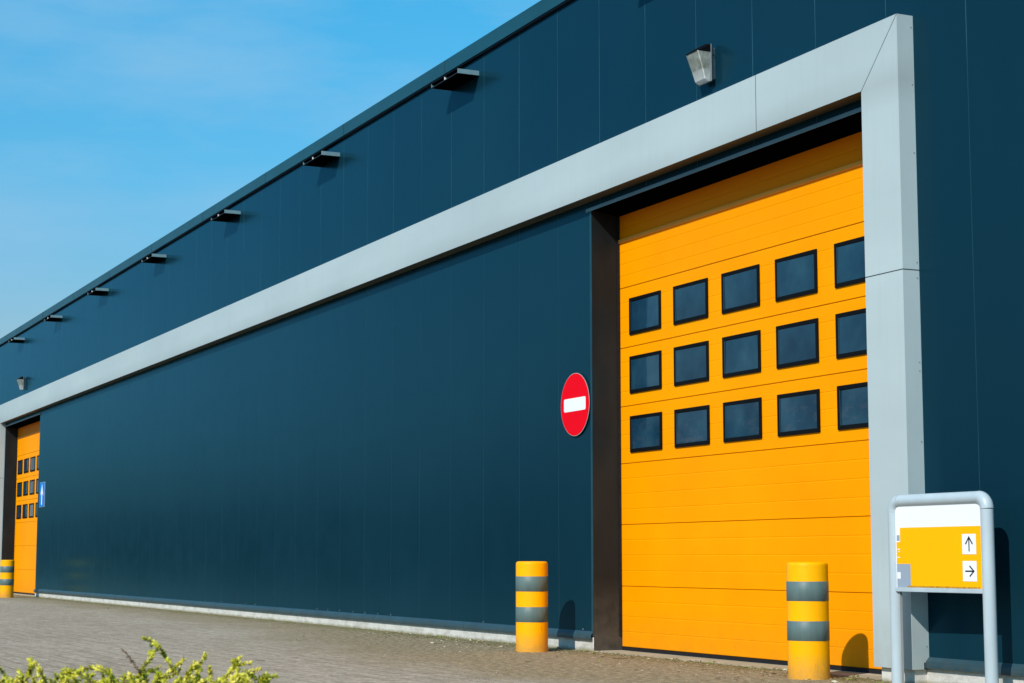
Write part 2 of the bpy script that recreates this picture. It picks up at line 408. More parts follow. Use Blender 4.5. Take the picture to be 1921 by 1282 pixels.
# ------------------------------------------------------------------ the warehouse
OPEN = [(-55.80, -50.50), (-18.15, -12.85)]      # door openings
OPZ = 4.878                                       # head of the openings
Q = .348                                          # door plane set back
PR = .165                                         # portal frame stands proud
X0, X1, TOP = -78.0, 14.0, 7.62
SEAM, PITCHX = -21.125, 1.0585
wh = empty('warehouse', (0, 0, 0), 'long dark blue metal clad warehouse with light grey portal frame and orange doors', 'warehouse')

w = MB()
seams = []; x = SEAM
while x > X0: x -= PITCHX
x += PITCHX
while x < X1: seams.append(x); x += PITCHX
brk = [(X0, 0), (X1, 0)]
for s_ in seams:
    if any(abs(s_-e) < .03 for o_ in OPEN for e in o_): continue
    brk += [(s_-.0045, 0), (s_-.0044, .0006), (s_+.0044, .0006), (s_+.0045, 0)]
for a, b_ in OPEN: brk += [(a, 0), (b_, 0)]
brk.sort()
for (xa, ya), (xb, yb) in zip(brk, brk[1:]):
    mid = (xa+xb)/2; z0 = .15
    if any(a < mid < b_ for a, b_ in OPEN): z0 = OPZ
    for za, zb in ([(z0, OPZ), (OPZ, TOP-.1)] if z0 < OPZ else [(OPZ, TOP-.1)]):
        w.face([(xa, ya, za), (xb, yb, za), (xb, yb, zb), (xa, ya, zb)], 1 if ya > 0 or yb > 0 else 0)
def seam_mat():
    m, nt, b = new_mat('panel_seam')
    g = nt.nodes.new('ShaderNodeNewGeometry'); sp = nt.nodes.new('ShaderNodeSeparateXYZ'); nt.links.new(g.outputs['Position'], sp.inputs[0])
    n = noise(nt, coords(nt, (6, 1, .8)), 1.2, 4)
    hi = ramp(nt, n, [(.35, (.006, .040, .060)), (.65, (.030, .115, .145))])  # lighter teal painted where the groove edge would catch sun
    lowf = ramp(nt, math_n(nt, 'DIVIDE', sp.outputs[2], 10), [(.49, (.75, .75, .75)), (.52, (0, 0, 0))])
    nt.links.new(mix(nt, lowf, hi, (.0026, .0325, .0490)), b.inputs['Base Color'])
    b.inputs['Roughness'].default_value = .45; b.inputs['Specular IOR Level'].default_value = .3
    return m
M['seam'] = seam_mat()
w.build('wall', [M['wall'], M['seam']], wh, fix=False)
# body behind the cladding: back, ends, roof
rb = MB()
rb.box(X0, X1, .60, 45, TOP-.16, TOP-.12); rb.box(X0, X1, 44.8, 45.0, 0, TOP-.165); rb.box(X0, X0+.1, .6, 44.79, 0, TOP-.165); rb.box(X1-.1, X1, .6, 44.79, 0, TOP-.165)
rb.box(X0, X1, .05, .598, OPZ+.3, TOP-.12)
rb.build('roof', M['coping'], wh)
cp = MB()
cp.prism([(-.055, TOP-.180), (-.055, TOP), (-.04, TOP+.012), (.30, TOP-.02), (.30, TOP-.07), (-.045, TOP-.035), (-.045, TOP-.180)], X0-.05, X1+.05, 'x')
cp.build('roof_coping', M['coping'], wh)
x = -58.3
while x < -12:
    cj = MB(); cj.box(x, x+.012, -.0575, -.055, TOP-.178, TOP-.002); x += 4.0
    cj.build('coping_joint', M['joint'], wh)
cg = MB(); cg.box(X0, X1, -.044, -.002, TOP-.20, TOP-.15); cg.build('coping_gap_shade', M['dark_gap'], wh)  # dark strip painted in for the shade beneath the coping
# base flashing and plinth
runs = [(X0, OPEN[0][0]), (OPEN[0][1], OPEN[1][0]), (OPEN[1][1], X1)]
for a, b_ in runs:
    x = a; fl = MB(); pl = MB()
    fl.prism([(-.001, .215), (-.004, .215), (-.034, .182), (-.040, .150), (-.040, .127), (-.036, .127), (-.032, .176), (-.001, .205)], a, b_-.002, 'x')
    fo = fl.build('base_flashing', M['flash'], wh)
    while x+3.2 < b_:
        x += 3.2
        if -50 < x < -9:
            jn = MB(); jn.prism([(-.004, .2165), (-.0365, .1835), (-.0425, .151), (-.0425, .126), (-.041, .126), (-.034, .182), (-.004, .215)], x, x+.03+random.uniform(0, .03), 'x')
            jn.build('flashing_joint', M['flash'], fo)
    pl.box(a+.003, b_-.003, -.006, .3, -.1, .150)
    pl.build('plinth', M['concrete'], wh, bevel=.006)
    x = a+.4
    while x < b_:
        zz = .232+random.uniform(-.006, .006)
        if random.random() < .55 and -34 < x < -9.5:
            sc = MB(); sc.prism([(x+.008*math.cos(t*PI/3), zz+.008*math.sin(t*PI/3)) for t in range(6)], -.006, .002, 'y'); sc.build('screw', M['screw'], fo)
        x += PITCHX/2+random.uniform(-.05, .05)
# thresholds in the door openings, sheet with a shallow fall
for a, b_ in OPEN:
    t = MB(); t.box(a-.003, b_+.003, -.03, .62, -.1, .007); t.build('threshold', M['concrete'], wh)

# reveals + soffit + lintel flashing
for a, b_ in OPEN:
    for s_ in (0, 1):
        r = MB()
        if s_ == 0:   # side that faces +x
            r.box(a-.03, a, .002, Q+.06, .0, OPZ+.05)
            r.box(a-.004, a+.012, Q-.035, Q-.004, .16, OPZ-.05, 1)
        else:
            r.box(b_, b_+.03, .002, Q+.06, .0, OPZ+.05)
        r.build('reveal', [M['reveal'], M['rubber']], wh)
    e = MB(); e.box(a-.036, a-.001, -.010, .001, .16, OPZ); e.build('corner_trim', M['flash'], wh, bevel=.002)
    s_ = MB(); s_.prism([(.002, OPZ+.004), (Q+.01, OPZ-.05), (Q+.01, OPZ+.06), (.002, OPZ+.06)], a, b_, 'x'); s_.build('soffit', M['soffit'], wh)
    d = MB(); d.prism([(-.001, OPZ+.034), (-.014, OPZ+.026), (-.014, OPZ-.010), (-.010, OPZ-.010), (-.009, OPZ+.002), (-.001, OPZ+.002)], a-.12, b_+.05, 'x')
    d.build('lintel_flashing', M['lintel'], wh)

# portal frame (beam + two pillars, mitred)
ZT, ZI = 5.521, 4.978
XO_R, XI_R = -12.286, -12.805
XI_L, XO_L = -55.84, -56.36
bm_ = MB(); y = -PR
def quad_y(mb, pts, mi=0): mb.face([(p[0], y, p[1]) for p in pts], mi)
G = .0035
quad_y(bm_, [(XO_L+G, ZT), (XI_L+G, ZI), (XI_R-G, ZI), (XO_R-G, ZT)])
bm_.face([(XO_L, y, ZT), (XO_R, y, ZT), (XO_R, 0, ZT), (XO_L, 0, ZT)])
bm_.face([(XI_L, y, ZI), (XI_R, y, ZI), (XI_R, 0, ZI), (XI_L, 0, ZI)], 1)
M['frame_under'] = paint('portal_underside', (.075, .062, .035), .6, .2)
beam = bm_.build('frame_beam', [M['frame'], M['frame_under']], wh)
x = -14.47
for k in range(1):
    hw = .0035
    jb = MB(); jb.box(x-hw, x+hw, y-.001, y+.002, ZI, ZT); jb.build('beam_joint', M['joint'], wh); x -= 8.0
for k, (xo, xi) in enumerate(((XO_L, XI_L), (XO_R, XI_R))):
    p = MB(); sgn = 1 if k else -1
    quad_y(p, [(xo, ZT-.006), (xi, ZI-.006*1), (xi, .118), (xo, .118)])
    p.face([(xo, y, ZT), (xo, 0, ZT), (xo, 0, .172), (xo, -.052, .172), (xo, -.052, .118), (xo, y, .118)])
    p.face([(xi, y, ZI), (xi, 0, ZI), (xi, 0, .118), (xi, y, .118)])
    p.face([(xo, y, .118), (xi, y, .118), (xi, 0, .118), (xo, 0, .118)])
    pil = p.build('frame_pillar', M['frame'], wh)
    m_ = MB(); m_.face([(xo, y+.003, ZT), (xi, y+.003, ZI), (xi-sgn*.02, y+.003, ZI), (xo-sgn*.02, y+.003, ZT-.0)]); m_.build('mitre_joint', M['joint'], wh)
    j = MB(); xl, xr = min(xo, xi), max(xo, xi)
    j.box(xl, xr+.001, y-.001, y+.002, 3.361, 3.369); j.box(xr-.002, xr+.001, y-.001, -.001, 3.361, 3.369)
    j.build('pillar_joint', M['joint'], wh)
    b2 = MB(); b2.box(xl+.05, xr-.03, y+.04, -.007, -.1, .1175); b2.build('pillar_footing', M['concrete'], wh)
    if k:
        for zz in [5.42, 4.93, 4.35, 3.43, 3.30, 2.60, 2.53, 1.95, 1.30, .75, .3]:
            s2 = MB(); s2.prism([(-.022+.005*math.cos(t*PI/3), zz+.005*math.sin(t*PI/3)) for t in range(6)], xo, xo+.004, 'x'); s2.build('screw', M['screwd'], pil)

# sectional doors
ZJ = [.045, .702, 1.374, 2.045, 2.677, 3.330, 4.005, 4.54, OPZ-.04]
WX = [-17.91, -16.93, -15.95, -14.96, -13.97]
WZ = [(3.46, 3.87), (2.81, 3.22), (2.16, 2.56)]
for di, (a, b_) in enumerate(OPEN):
    off = a-OPEN[1][0]
    d = MB(); xa, xb = a+.008, b_-.008
    prof = []
    for k in range(len(ZJ)-1):
        z0, z1 = ZJ[k], ZJ[k+1]
        prof.append((Q+.010, z0, 1)); prof.append((Q+.003, z0+.0035, 1)); prof.append((Q, z0+.007, 0))
        nrib = 4 if k < 7 else 2
        for r_ in range(1, nrib):
            zr = z0+(z1-z0)*r_/nrib
            prof += [(Q, zr-.008, 0), (Q+.0022, zr-.002, 0), (Q+.0022, zr+.002, 0), (Q, zr+.008, 0)]
        prof.append((Q, z1-.004, 0)); prof.append((Q+.010, z1-.0005, 1))
    for (y0, z0, m0), (y1, z1, m1) in zip(prof, prof[1:]):
        d.face([(xa, y0, z0), (xb, y0, z0), (xb, y1, z1), (xa, y1, z1)], 1 if (m0 and m1) else 0)
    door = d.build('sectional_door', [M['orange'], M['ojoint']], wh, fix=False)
    sl = MB(); sl.box(xa, xb, Q-.006, Q+.04, .0075, .0445); sl.build('bottom_seal', M['rubber'], door)
    lp = MB(); lp.prism([(Q-.001, 4.516), (Q-.016, 4.520), (Q-.020, 4.525), (Q-.020, 4.560), (Q-.001, 4.566)], xa, xb, 'x'); lp.build('top_lip', M['lip'], door)
    for (z0, z1) in WZ:
        for wx in WX:
            x0 = wx+off; x1 = x0+.70
            f = MB(); t = .036; yf = Q-.017
            # hollow rectangular frame with chamfered inner edge
            O = [(x0, z0), (x1, z0), (x1, z1), (x0, z1)]; I = [(x0+t, z0+t), (x1-t, z0+t), (x1-t, z1-t), (x0+t, z1-t)]
            I2 = [(x0+t+.008, z0+t+.008), (x1-t-.008, z0+t+.008), (x1-t-.008, z1-t-.008), (x0+t+.008, z1-t-.008)]
            for i in range(4):
                k = (i+1) % 4
                f.face([(O[i][0], yf, O[i][1]), (O[k][0], yf, O[k][1]), (I[k][0], yf, I[k][1]), (I[i][0], yf, I[i][1])])
                f.face([(O[i][0], Q-.001, O[i][1]), (O[k][0], Q-.001, O[k][1]), (O[k][0], yf, O[k][1]), (O[i][0], yf, O[i][1])])
                f.face([(I[i][0], yf, I[i][1]), (I[k][0], yf, I[k][1]), (I2[k][0], Q-.003, I2[k][1]), (I2[i][0], Q-.003, I2[i][1])])
            f.build('window_frame', M['wframe'], door, loc=None, bevel=.003)
            g_ = MB(); tl = random.uniform(-.0032, .0032); tv = random.uniform(-.0032, .0032)
            A = (x0+t+.002, z0+t+.002, x1-t-.002, z1-t-.002); yp = Q-.010
            g_.face([(A[0], yp+tl+tv, A[1]), (A[2], yp-tl+tv, A[1]), (A[2], yp-tl-tv, A[3]), (A[0], yp+tl-tv, A[3])])
            e2 = .045
            g_.face([(A[0], yp-.0045, A[1]), (A[0]+.012, yp-.0045, A[1]), (A[0]+.012, yp-.0045, A[3]), (A[0], yp-.0045, A[3])], 1)  # lighter strip painted in for the inner reflection at the left edge
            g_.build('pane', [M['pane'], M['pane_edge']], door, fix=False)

# ------------------------------------------------------------------ spouts under the roof edge
def make_spout(xr, label):
    """xr = right-hand side of the box on the wall"""
    W_, H_, P_ = .885, .058, .300; z0 = 7.178
    o = empty('roof_spout', (xr-W_/2, 0, z0), label, 'spout', 'metal spouts jutting out under the roof edge')
    return o
spout_labels = [
    'metal spout above the large wall lamp, outside the picture except for its shadow',
    'largest and nearest fully visible dark metal spout jutting out under the roof edge',
    'dark metal spout under the roof edge, second largest of the row',
    'dark metal spout under the roof edge, third from the nearest',
    'dark metal spout under the roof edge, fourth from the nearest, halfway along the row',
    'small distant metal spout under the roof edge, third from the far end',
    'small distant metal spout under the roof edge, second from the far end',
    'farthest and smallest metal spout under the roof edge, above the small wall lamp']
spouts = []
for k in range(8):
    xr = -15.958-5.319*k
    W_, H_, P_ = .885, .058, .300
    if k == 0:
        s0 = make_spout(xr, spout_labels[0]); L = -W_/2; R_ = W_/2
        tr = MB(); tr.box(L+.006, R_-.006, -P_, 0, 0, .005); tr.box(L+.006, R_-.006, -P_, 0, H_-.005, H_)
        tr.box(L+.006, R_-.006, -.02, 0, .0052, H_-.0052)
        c1 = tr.build('tray', M['vent_dark'], s0); c1.location = (0, 0, 0)
        parts = [c1]
        lp = MB(); lp.box(L+.006, R_-.006, -P_-.005, -P_-.0005, -.002, .009); c = lp.build('front_lip', M['reveal'], s0); c.location = (0, 0, 0); parts.append(c)
        for s_ in (0, 1):
            sd = MB(); xx = (L, L+.0055) if s_ == 0 else (R_-.0055, R_)
            sd.box(xx[0], xx[1], -P_-.003, -.001, -.001, H_+.001); c = sd.build('side_plate', M['vent_side'], s0, bevel=.001); c.location = (0, 0, 0); parts.append(c)
        dv = MB(); dv.box(-.008, .008, -P_+.002, -P_+.09, .006, H_-.006); c = dv.build('divider', M['white'], s0); c.location = (0, 0, 0); parts.append(c)
        spouts.append(s0)
    else:
        o = s0.copy(); COL.objects.link(o); o.location = (xr-W_/2, 0, s0.location.z); o['label'] = spout_labels[k]
        for c in parts:
            q_ = c.copy(); COL.objects.link(q_); q_.parent = o
        spouts.append(o)

# ------------------------------------------------------------------ wall lamps
def make_lamp(loc, label):
    o = empty('wall_lamp', loc, label, 'wall lamp', 'wedge shaped lamps on the wall above the portal frame')
    W2 = .118
    h = MB(); h.box(-W2+.02, W2-.02, -.05, 0, .03, .345); h.box(-W2-.008, W2+.008, -.066, -.050, -.005, .375)
    c = h.build('housing', M['lamp_body'], o, bevel=.005); c.location = (0, 0, 0)
    g2 = MB(); g2.box(-W2-.010, W2+.010, -.058, -.054, -.008, .378); g2.box(-W2-.002, W2+.002, -.03, -.02, .262, .272)
    c = g2.build('gasket', M['lamp_cap'], o); c.location = (0, 0, 0)
    l = MB()   # tapered lens: deep and wide at the top, shallow at the foot
    prof = [(.0, .094, .090), (.020, .122, .096), (.12, .152, .106), (.215, .186, .113), (.292, .213, .117)]
    rings = []
    for (z, dpt, hw) in prof:
        c_ = .007
        rings.append([(-hw, -.066, z), (-hw, -dpt+c_, z), (-hw+c_, -dpt, z), (hw-c_, -dpt, z), (hw, -dpt+c_, z), (hw, -.066, z)])
    for r0, r1 in zip(rings, rings[1:]):
        for i in range(5): l.face([r0[i], r0[i+1], r1[i+1], r1[i]])
    l.face(rings[0][::-1]); l.face(rings[-1])
    c = l.build('lens', M['lens'], o); c.location = (0, 0, 0)
    cp_ = MB()
    hw = .120
    cp_.face([(-hw, -.066, .293), (-hw, -.205, .293), (-hw+.02, -.219, .293), (hw-.02, -.219, .293), (hw, -.205, .293), (hw, -.066, .293)])
    cp_.face([(-hw, -.066, .372), (-hw+.01, -.12, .365), (hw-.01, -.12, .365), (hw, -.066, .372)])
    cp_.face([(-hw+.01, -.12, .365), (-hw+.02, -.219, .303), (hw-.02, -.219, .303), (hw-.01, -.12, .365)])
    for s_ in (-1, 1):
        cp_.face([(s_*hw, -.066, .293), (s_*hw, -.205, .293), (s_*(hw-.02), -.219, .303), (s_*(hw-.01), -.12, .365), (s_*hw, -.066, .372)])
        cp_.face([(s_*hw, -.205, .293), (s_*(hw-.02), -.219, .293), (s_*(hw-.02), -.219, .303)])
    cp_.face([(-hw+.02, -.219, .293), (hw-.02, -.219, .293), (hw-.02, -.219, .303), (-hw+.02, -.219, .303)])
    c = cp_.build('cap', M['lamp_cap'], o); c.location = (0, 0, 0)
    return o
lamp = make_lamp((-15.558, 0, 5.712), 'large grey wedge shaped wall lamp with black cap above the right door')
l2 = lamp.copy(); COL.objects.link(l2); l2.location = (-52.95, 0, 5.73); l2['label'] = 'small distant wall lamp above the left end of the light grey beam'
for c in lamp.children:
    q_ = c.copy(); COL.objects.link(q_); q_.parent = l2

# ------------------------------------------------------------------ round no entry sign
ne = empty('no_entry_sign', (-18.54, -.02, 2.725), 'round red no entry sign with white bar on the blue wall beside the right door', 'road sign')
def disc(r, y0, y1, seg=64):
    return [(r*math.cos(2*PI*k/seg), r*math.sin(2*PI*k/seg)) for k in range(seg)]
d = MB(); d.prism(disc(.356, 0, 0), -.004, .0, 'y'); c = d.build('plate', M['edgegrey'], ne); c.location = (0, 0, 0)
d = MB(); d.prism(disc(.350, 0, 0), -.006, -.0041, 'y'); c = d.build('red_face', M['red'], ne); c.location = (0, 0, 0)
bar = []
for (cx_, cz_, a0) in ((.245, .05, 0), (-.245, .05, 90), (-.245, -.05, 180), (.245, -.05, 270)):
    for t in range(5):
        an = math.radians(a0+t*22.5); bar.append((cx_+.024*math.cos(an), cz_+.024*math.sin(an)))
d = MB(); d.prism(bar, -.0075, -.0061, 'y'); c = d.build('white_bar', M['white'], ne); c.location = (0, 0, 0)
d = MB()
for zz in (-.16, .16): d.box(-.05, .05, .0005, .019, zz-.02, zz+.02)
c = d.build('bracket', M['screwd'], ne); c.location = (0, 0, 0)

# blue arrow sign
bs = empty('arrow_sign', (-49.86, -.012, 2.69), 'small square blue sign with white upward arrow beside the far left door', 'road sign')
d = MB(); d.box(-.35, .35, -.003, .011, -.33, .33); c = d.build('plate', M['edgegrey'], bs, bevel=.002); c.location = (0, 0, 0)
d = MB(); d.box(-.34, .34, -.006, -.0031, -.32, .32); c = d.build('blue_face', M['blue'], bs); c.location = (0, 0, 0)
d = MB(); d.prism([(-.055, -.27), (.055, -.27), (.055, .04), (.19, -.02), (.0, .28), (-.19, -.02), (-.055, .04)], -.0085, -.0061, 'y')
c = d.build('white_arrow', M['white'], bs); c.location = (0, 0, 0)

# ------------------------------------------------------------------ bollards
def make_bollard(loc, label):
    o = empty('bollard', loc, label, 'bollard', 'yellow and grey banded bollards guarding the doors')
    H = .975; R = .175
    prof = [(0, H), (R-.030, H-.001), (R-.012, H-.006), (R-.003, H-.016), (R, H-.03), (R, .04), (R+.003, .02), (R+.004, -.05)]
    c = lathe(prof, 64).build('post', M['byellow'], o, smooth=True); c.location = (0, 0, 0)
    for z0, z1 in ((.648, .812), (.318, .482)):
        pr = [(R+.0002, z0), (R+.0024, z0+.002), (R+.0024, z1-.002), (R+.0002, z1)]
        c = lathe(pr, 64).build('band', M['bgrey'], o, smooth=True); c.location = (0, 0, 0)
    return o
b1 = make_bollard((-18.42, -.62, 0), 'yellow bollard with two grey bands standing left of the right door opening')
for loc, lb, ang in (((-13.287, -.482, 0), 'largest yellow and grey banded bollard in front of the right orange door', 1.3), ((-49.58, -.90, 0), 'small distant banded bollard in front of the far left orange door', 2.2)):
    o = b1.copy(); COL.objects.link(o); o.location = loc; o['label'] = lb; o.rotation_euler.z = ang
    for c in b1.children:
        q_ = c.copy(); COL.objects.link(q_); q_.parent = o

# ------------------------------------------------------------------ direction board on two posts
PRt = Vector((-11.14, -.31, 0)); PL = Vector((-12.262, -.33, 0))
ang = math.atan2(PRt.y-PL.y, PRt.x-PL.x); SW = (PRt-PL).length
sb = empty('direction_board', tuple(PL), 'grey tube framed yellow and white direction board with arrows beside the right door', 'sign board', rz=ang)
ZTOP, RC, TR = 1.46, .085, .0495
def post(pts, name):
    m_ = MB(); tube(m_, pts, TR, 24); c = m_.build(name, M['alu'], sb, smooth=True); c.location = (0, 0, 0)
    md = c.modifiers.new('es', 'EDGE_SPLIT'); md.split_angle = 1.0
    return c
arcL = [(RC-RC*math.cos(a), 0, ZTOP-RC+RC*math.sin(a)) for a in [i*PI/16 for i in range(9)]]
arcR = [(SW-x_, 0, z_) for x_, _, z_ in arcL]
post([(0, 0, -.1), (0, 0, ZTOP-RC-.002)], 'post'); post([(SW, 0, -.1), (SW, 0, ZTOP-RC-.002)], 'post')
post([(RC+.001, 0, ZTOP), (SW-RC-.001, 0, ZTOP)], 'top_rail')
for arc in (arcL, arcR):
    m_ = MB(); tube(m_, arc, TR+.002, 24); c = m_.build('corner_bend', M['alu'], sb, smooth=True); c.location = (0, 0, 0)
    c.modifiers.new('es', 'EDGE_SPLIT').split_angle = 1.0
br_ = MB(); br_.box(TR-.01, SW-TR+.01, -.035, .03, .742, .776); c = br_.build('bottom_rail', M['alu'], sb, bevel=.004); c.location = (0, 0, 0)
ch = MB(); ch.box(TR+.001, TR+.016, -.012, .012, -.05, .741); c = ch.build('channel', M['edgegrey'], sb); c.location = (0, 0, 0)
# printed panel: one board, coloured fields 1-2 mm proud of one another
PX0, PX1, PZ0, PZ1 = TR-.012, SW-TR+.012, .7765, 1.418
pn = MB(); yb = -.022
pn.box(PX0, PX1, yb, .010, PZ0, PZ1, 0)
UW = (SW-2*TR)
def fld(u0, u1, v0, v1, mi, lv):
    xa, xb = TR+.004+(UW-.006)*u0, TR+.004+(UW-.006)*u1
    za, zb = PZ1-.004-(PZ1-PZ0-.005)*v1, PZ1-.004-(PZ1-PZ0-.005)*v0
    pn.box(xa, xb, yb-.0009*lv, yb-.0009*(lv-1)-.0001, za, zb, mi); return xa, xb, za, zb
fld(.045, 1, .262, 1, 1, 1)
fld(.0, .0445, .44, 1, 1, 1)
fld(.004, .040, .355, .425, 2, 1)
fld(.010, .042, .525, .535, 0, 2); fld(.020, .042, .555, .562, 0, 2); fld(.010, .040, .625, .635, 0, 2)
fld(.0, .168, .712, .999, 2, 2); fld(.004, .045, .815, .895, 0, 3)
fld(.13, .98, .980, .998, 4, 3)
def stroke(p0, p1, wd):
    a = Vector(p0); b_ = Vector(p1); t = (b_-a).normalized(); n_ = Vector((-t.y, t.x))*wd/2
    pts = [a-n_, b_-n_, b_+n_, a+n_]; pn.prism([(q_.x, q_.y) for q_ in pts], yb-.0036, yb-.0029, 'y', 3)
for v0, v1, kind in ((.355, .595, 'up'), (.675, .915, 'right')):
    xa, xb, za, zb = fld(.790, .946, v0, v1, 0, 3)
    cx_, cz_ = (xa+xb)/2, (za+zb)/2
    A_ = .055; wd = .0115
    def T(p): return (cx_+p[0], cz_+p[1]) if kind == 'up' else (cx_+p[1]*.92, cz_-p[0])
    stroke(T((0, -A_)), T((0, A_)), wd)
    stroke(T((.0035, A_+.002)), T((-.040, A_-.056)), wd); stroke(T((-.0035, A_+.002)), T((.040, A_-.056)), wd)
M['smear'] = paint('grimy_yellow', (.55, .27, .02), .7, .1, .5, 30)
c = pn.build('printed_panel', [M['white'], M['syellow'], M['sgrey'], M['black'], M['smear']], sb); c.location = (0, 0, 0)

# ------------------------------------------------------------------ golden conifer shrub in the foreground
SH = 5.2
shrub_base = ray_point(270, 1290, SH); shrub_base.z = 0
sh = empty('conifer_shrub', tuple(shrub_base), 'low yellow green conifer shrub with upright scaly sprigs in the foreground', 'shrub')
fol = MB(); dead = MB(); stm = MB()
def rnd_dir():
    while True:
        v = Vector((random.uniform(-1, 1), random.uniform(-1, 1), random.uniform(-1, 1)))
        if .1 < v.length < 1: return v.normalized()
def leaf(mb, p, d, ln, wd, tone):
    s_ = d.cross(rnd_dir()).normalized()*wd; n_ = d.cross(s_).normalized()*wd*.55
    tip = p+d*ln; m1 = p+d*ln*.42
    for a, b_ in ((s_, n_), (n_, -s_), (-s_, -n_), (-n_, s_)):
        mb.face([p, m1+a, m1+b_], 0, tone); mb.face([m1+a, tip, m1+b_], 0, tone)
def sprig(pts, mb=None, thick=1.0, dens=1.0, tone0=.5, side=True):
    mb = mb if mb is not None else fol
    # smooth the polyline
    P_ = [Vector(p) for p in pts]
    fine = []
    for i in range(len(P_)-1):
        n_ = max(2, int((P_[i+1]-P_[i]).length/.004))
        p0 = P_[max(i-1, 0)]; p3 = P_[min(i+2, len(P_)-1)]
        for k in range(n_):
            t = k/n_
            a, b_ = P_[i], P_[i+1]
            fine.append(.5*((2*a)+(-p0+b_)*t+(2*p0-5*a+4*b_-p3)*t*t+(-p0+3*a-3*b_+p3)*t**3))
    fine.append(P_[-1])
    tube(stm, fine[::3]+[fine[-1]], [.0018*thick]*(len(fine[::3])+1), 5)
    L_ = len(fine)
    for i, p in enumerate(fine):
        t = (fine[min(i+1, L_-1)]-fine[max(i-1, 0)]).normalized()
        taper = 1 if i < L_-8 else .55+.45*(L_-1-i)/8
        for _ in range(max(1, int(3.2*dens+random.random()))):
            o_ = t.cross(rnd_dir()).normalized()
            d_ = (t*random.uniform(.55, 1.0)+o_*random.uniform(.5, .95)).normalized()
            leaf(mb, p+o_*.001, d_, random.uniform(.008, .0145)*thick*taper, random.uniform(.0019, .0031)*thick, min(1, max(.02, random.gauss(tone0+.12*o_.z, .2))))
        if side and random.random() < .13 and i > 4:
            o_ = t.cross(rnd_dir()).normalized(); d_ = (t*.8+o_*.7).normalized()
            n2 = random.randint(3, 7)
            for k in range(n2):
                pp = p+d_*.0035*k
                for _ in range(3):
                    o2 = d_.cross(rnd_dir()).normalized()
                    leaf(mb, pp, (d_*.8+o2*.7).normalized(), random.uniform(.008, .013)*thick, .0026*thick, min(1, max(.02, random.gauss(tone0+.08, .2))))
def S_(depth, *pix, **kw):
    base = [ray_point(px, py, depth+random.uniform(-.03, .03)) for px, py in pix]
    sprig(base, **kw)
D = SH
S_(D, (238, 1300), (258, 1272), (275, 1246), (288, 1227), (298, 1213), thick=1.15, tone0=.45)
S_(D+.02, (326, 1262), (319, 1248), (309, 1231), (298, 1214), (284, 1203), (268, 1197), tone0=.42, thick=1.0)
S_(D-.05, (264, 1264), (257, 1254), (250, 1243), (240, 1230), (228, 1219), mb=dead, tone0=.4, thick=.75, dens=.45, side=False)
S_(D+.06, (262, 1268), (278, 1258), (291, 1257), (300, 1250), tone0=.18, thick=.9)
S_(D, (290, 1296), (303, 1274), (317, 1262), (330, 1252), (340, 1243), tone0=.62, thick=1.1)
S_(D+.1, (300, 1292), (315, 1272), (333, 1262), (338, 1256), tone0=.6)
S_(D, (340, 1300), (350, 1275), (357, 1258), (370, 1249), (383, 1237), tone0=.55, thick=1.3)
S_(D+.05, (372, 1290), (372, 1268), (366, 1255), tone0=.5)
S_(D, (396, 1290), (395, 1268), (394, 1250), tone0=.5)
S_(D+.02, (405, 1292), (425, 1270), (438, 1254), (452, 1246), (471, 1244), tone0=.66, thick=1.2)
S_(D-.03, (432, 1262), (440, 1250), (446, 1239), tone0=.6)
S_(D, (425, 1296), (442, 1274), (456, 1266), (472, 1261), (488, 1256), tone0=.72, thick=1.2)
S_(D+.03, (452, 1276), (466, 1270), (472, 1267), tone0=.15)
S_(D, (470, 1298), (488, 1280), (498, 1274), (511, 1270), tone0=.38, thick=1.3)
S_(D+.04, (480, 1292), (500, 1280), (505, 1271), tone0=.3)
S_(D, (40, 1292), (52, 1270), (60, 1252), (66, 1242), tone0=.5, thick=1.3)
S_(D, (88, 1292), (82, 1272), (76, 1258), (67, 1246), tone0=.62, thick=1.1)
S_(D, (38, 1290), (42, 1276), (38, 1262), tone0=.5)
S_(D, (10, 1300), (12, 1280), (6, 1262), (-2, 1254), tone0=.45, thick=1.1)
S_(D, (105, 1296), (115, 1276), (122, 1264), tone0=.42, thick=1.1)
S_(D, (220, 1296), (210, 1272), (196, 1258), (178, 1253), (160, 1256), (142, 1264), (128, 1258), tone0=.55, thick=1.25)
S_(D+.03, (176, 1292), (168, 1276), (150, 1266), (140, 1264), tone0=.3, thick=1.1)
S_(D, (12, 1296), (24, 1280), (36, 1277), tone0=.62, thick=1.1)
S_(D, (132, 1298), (138, 1282), (150, 1276), tone0=.68, thick=1.1)
S_(D, (188, 1298), (194, 1282), (206, 1272), tone0=.6, thick=1.2)
S_(D+.05, (232, 1300), (240, 1284), (244, 1270), tone0=.7, thick=1.1)
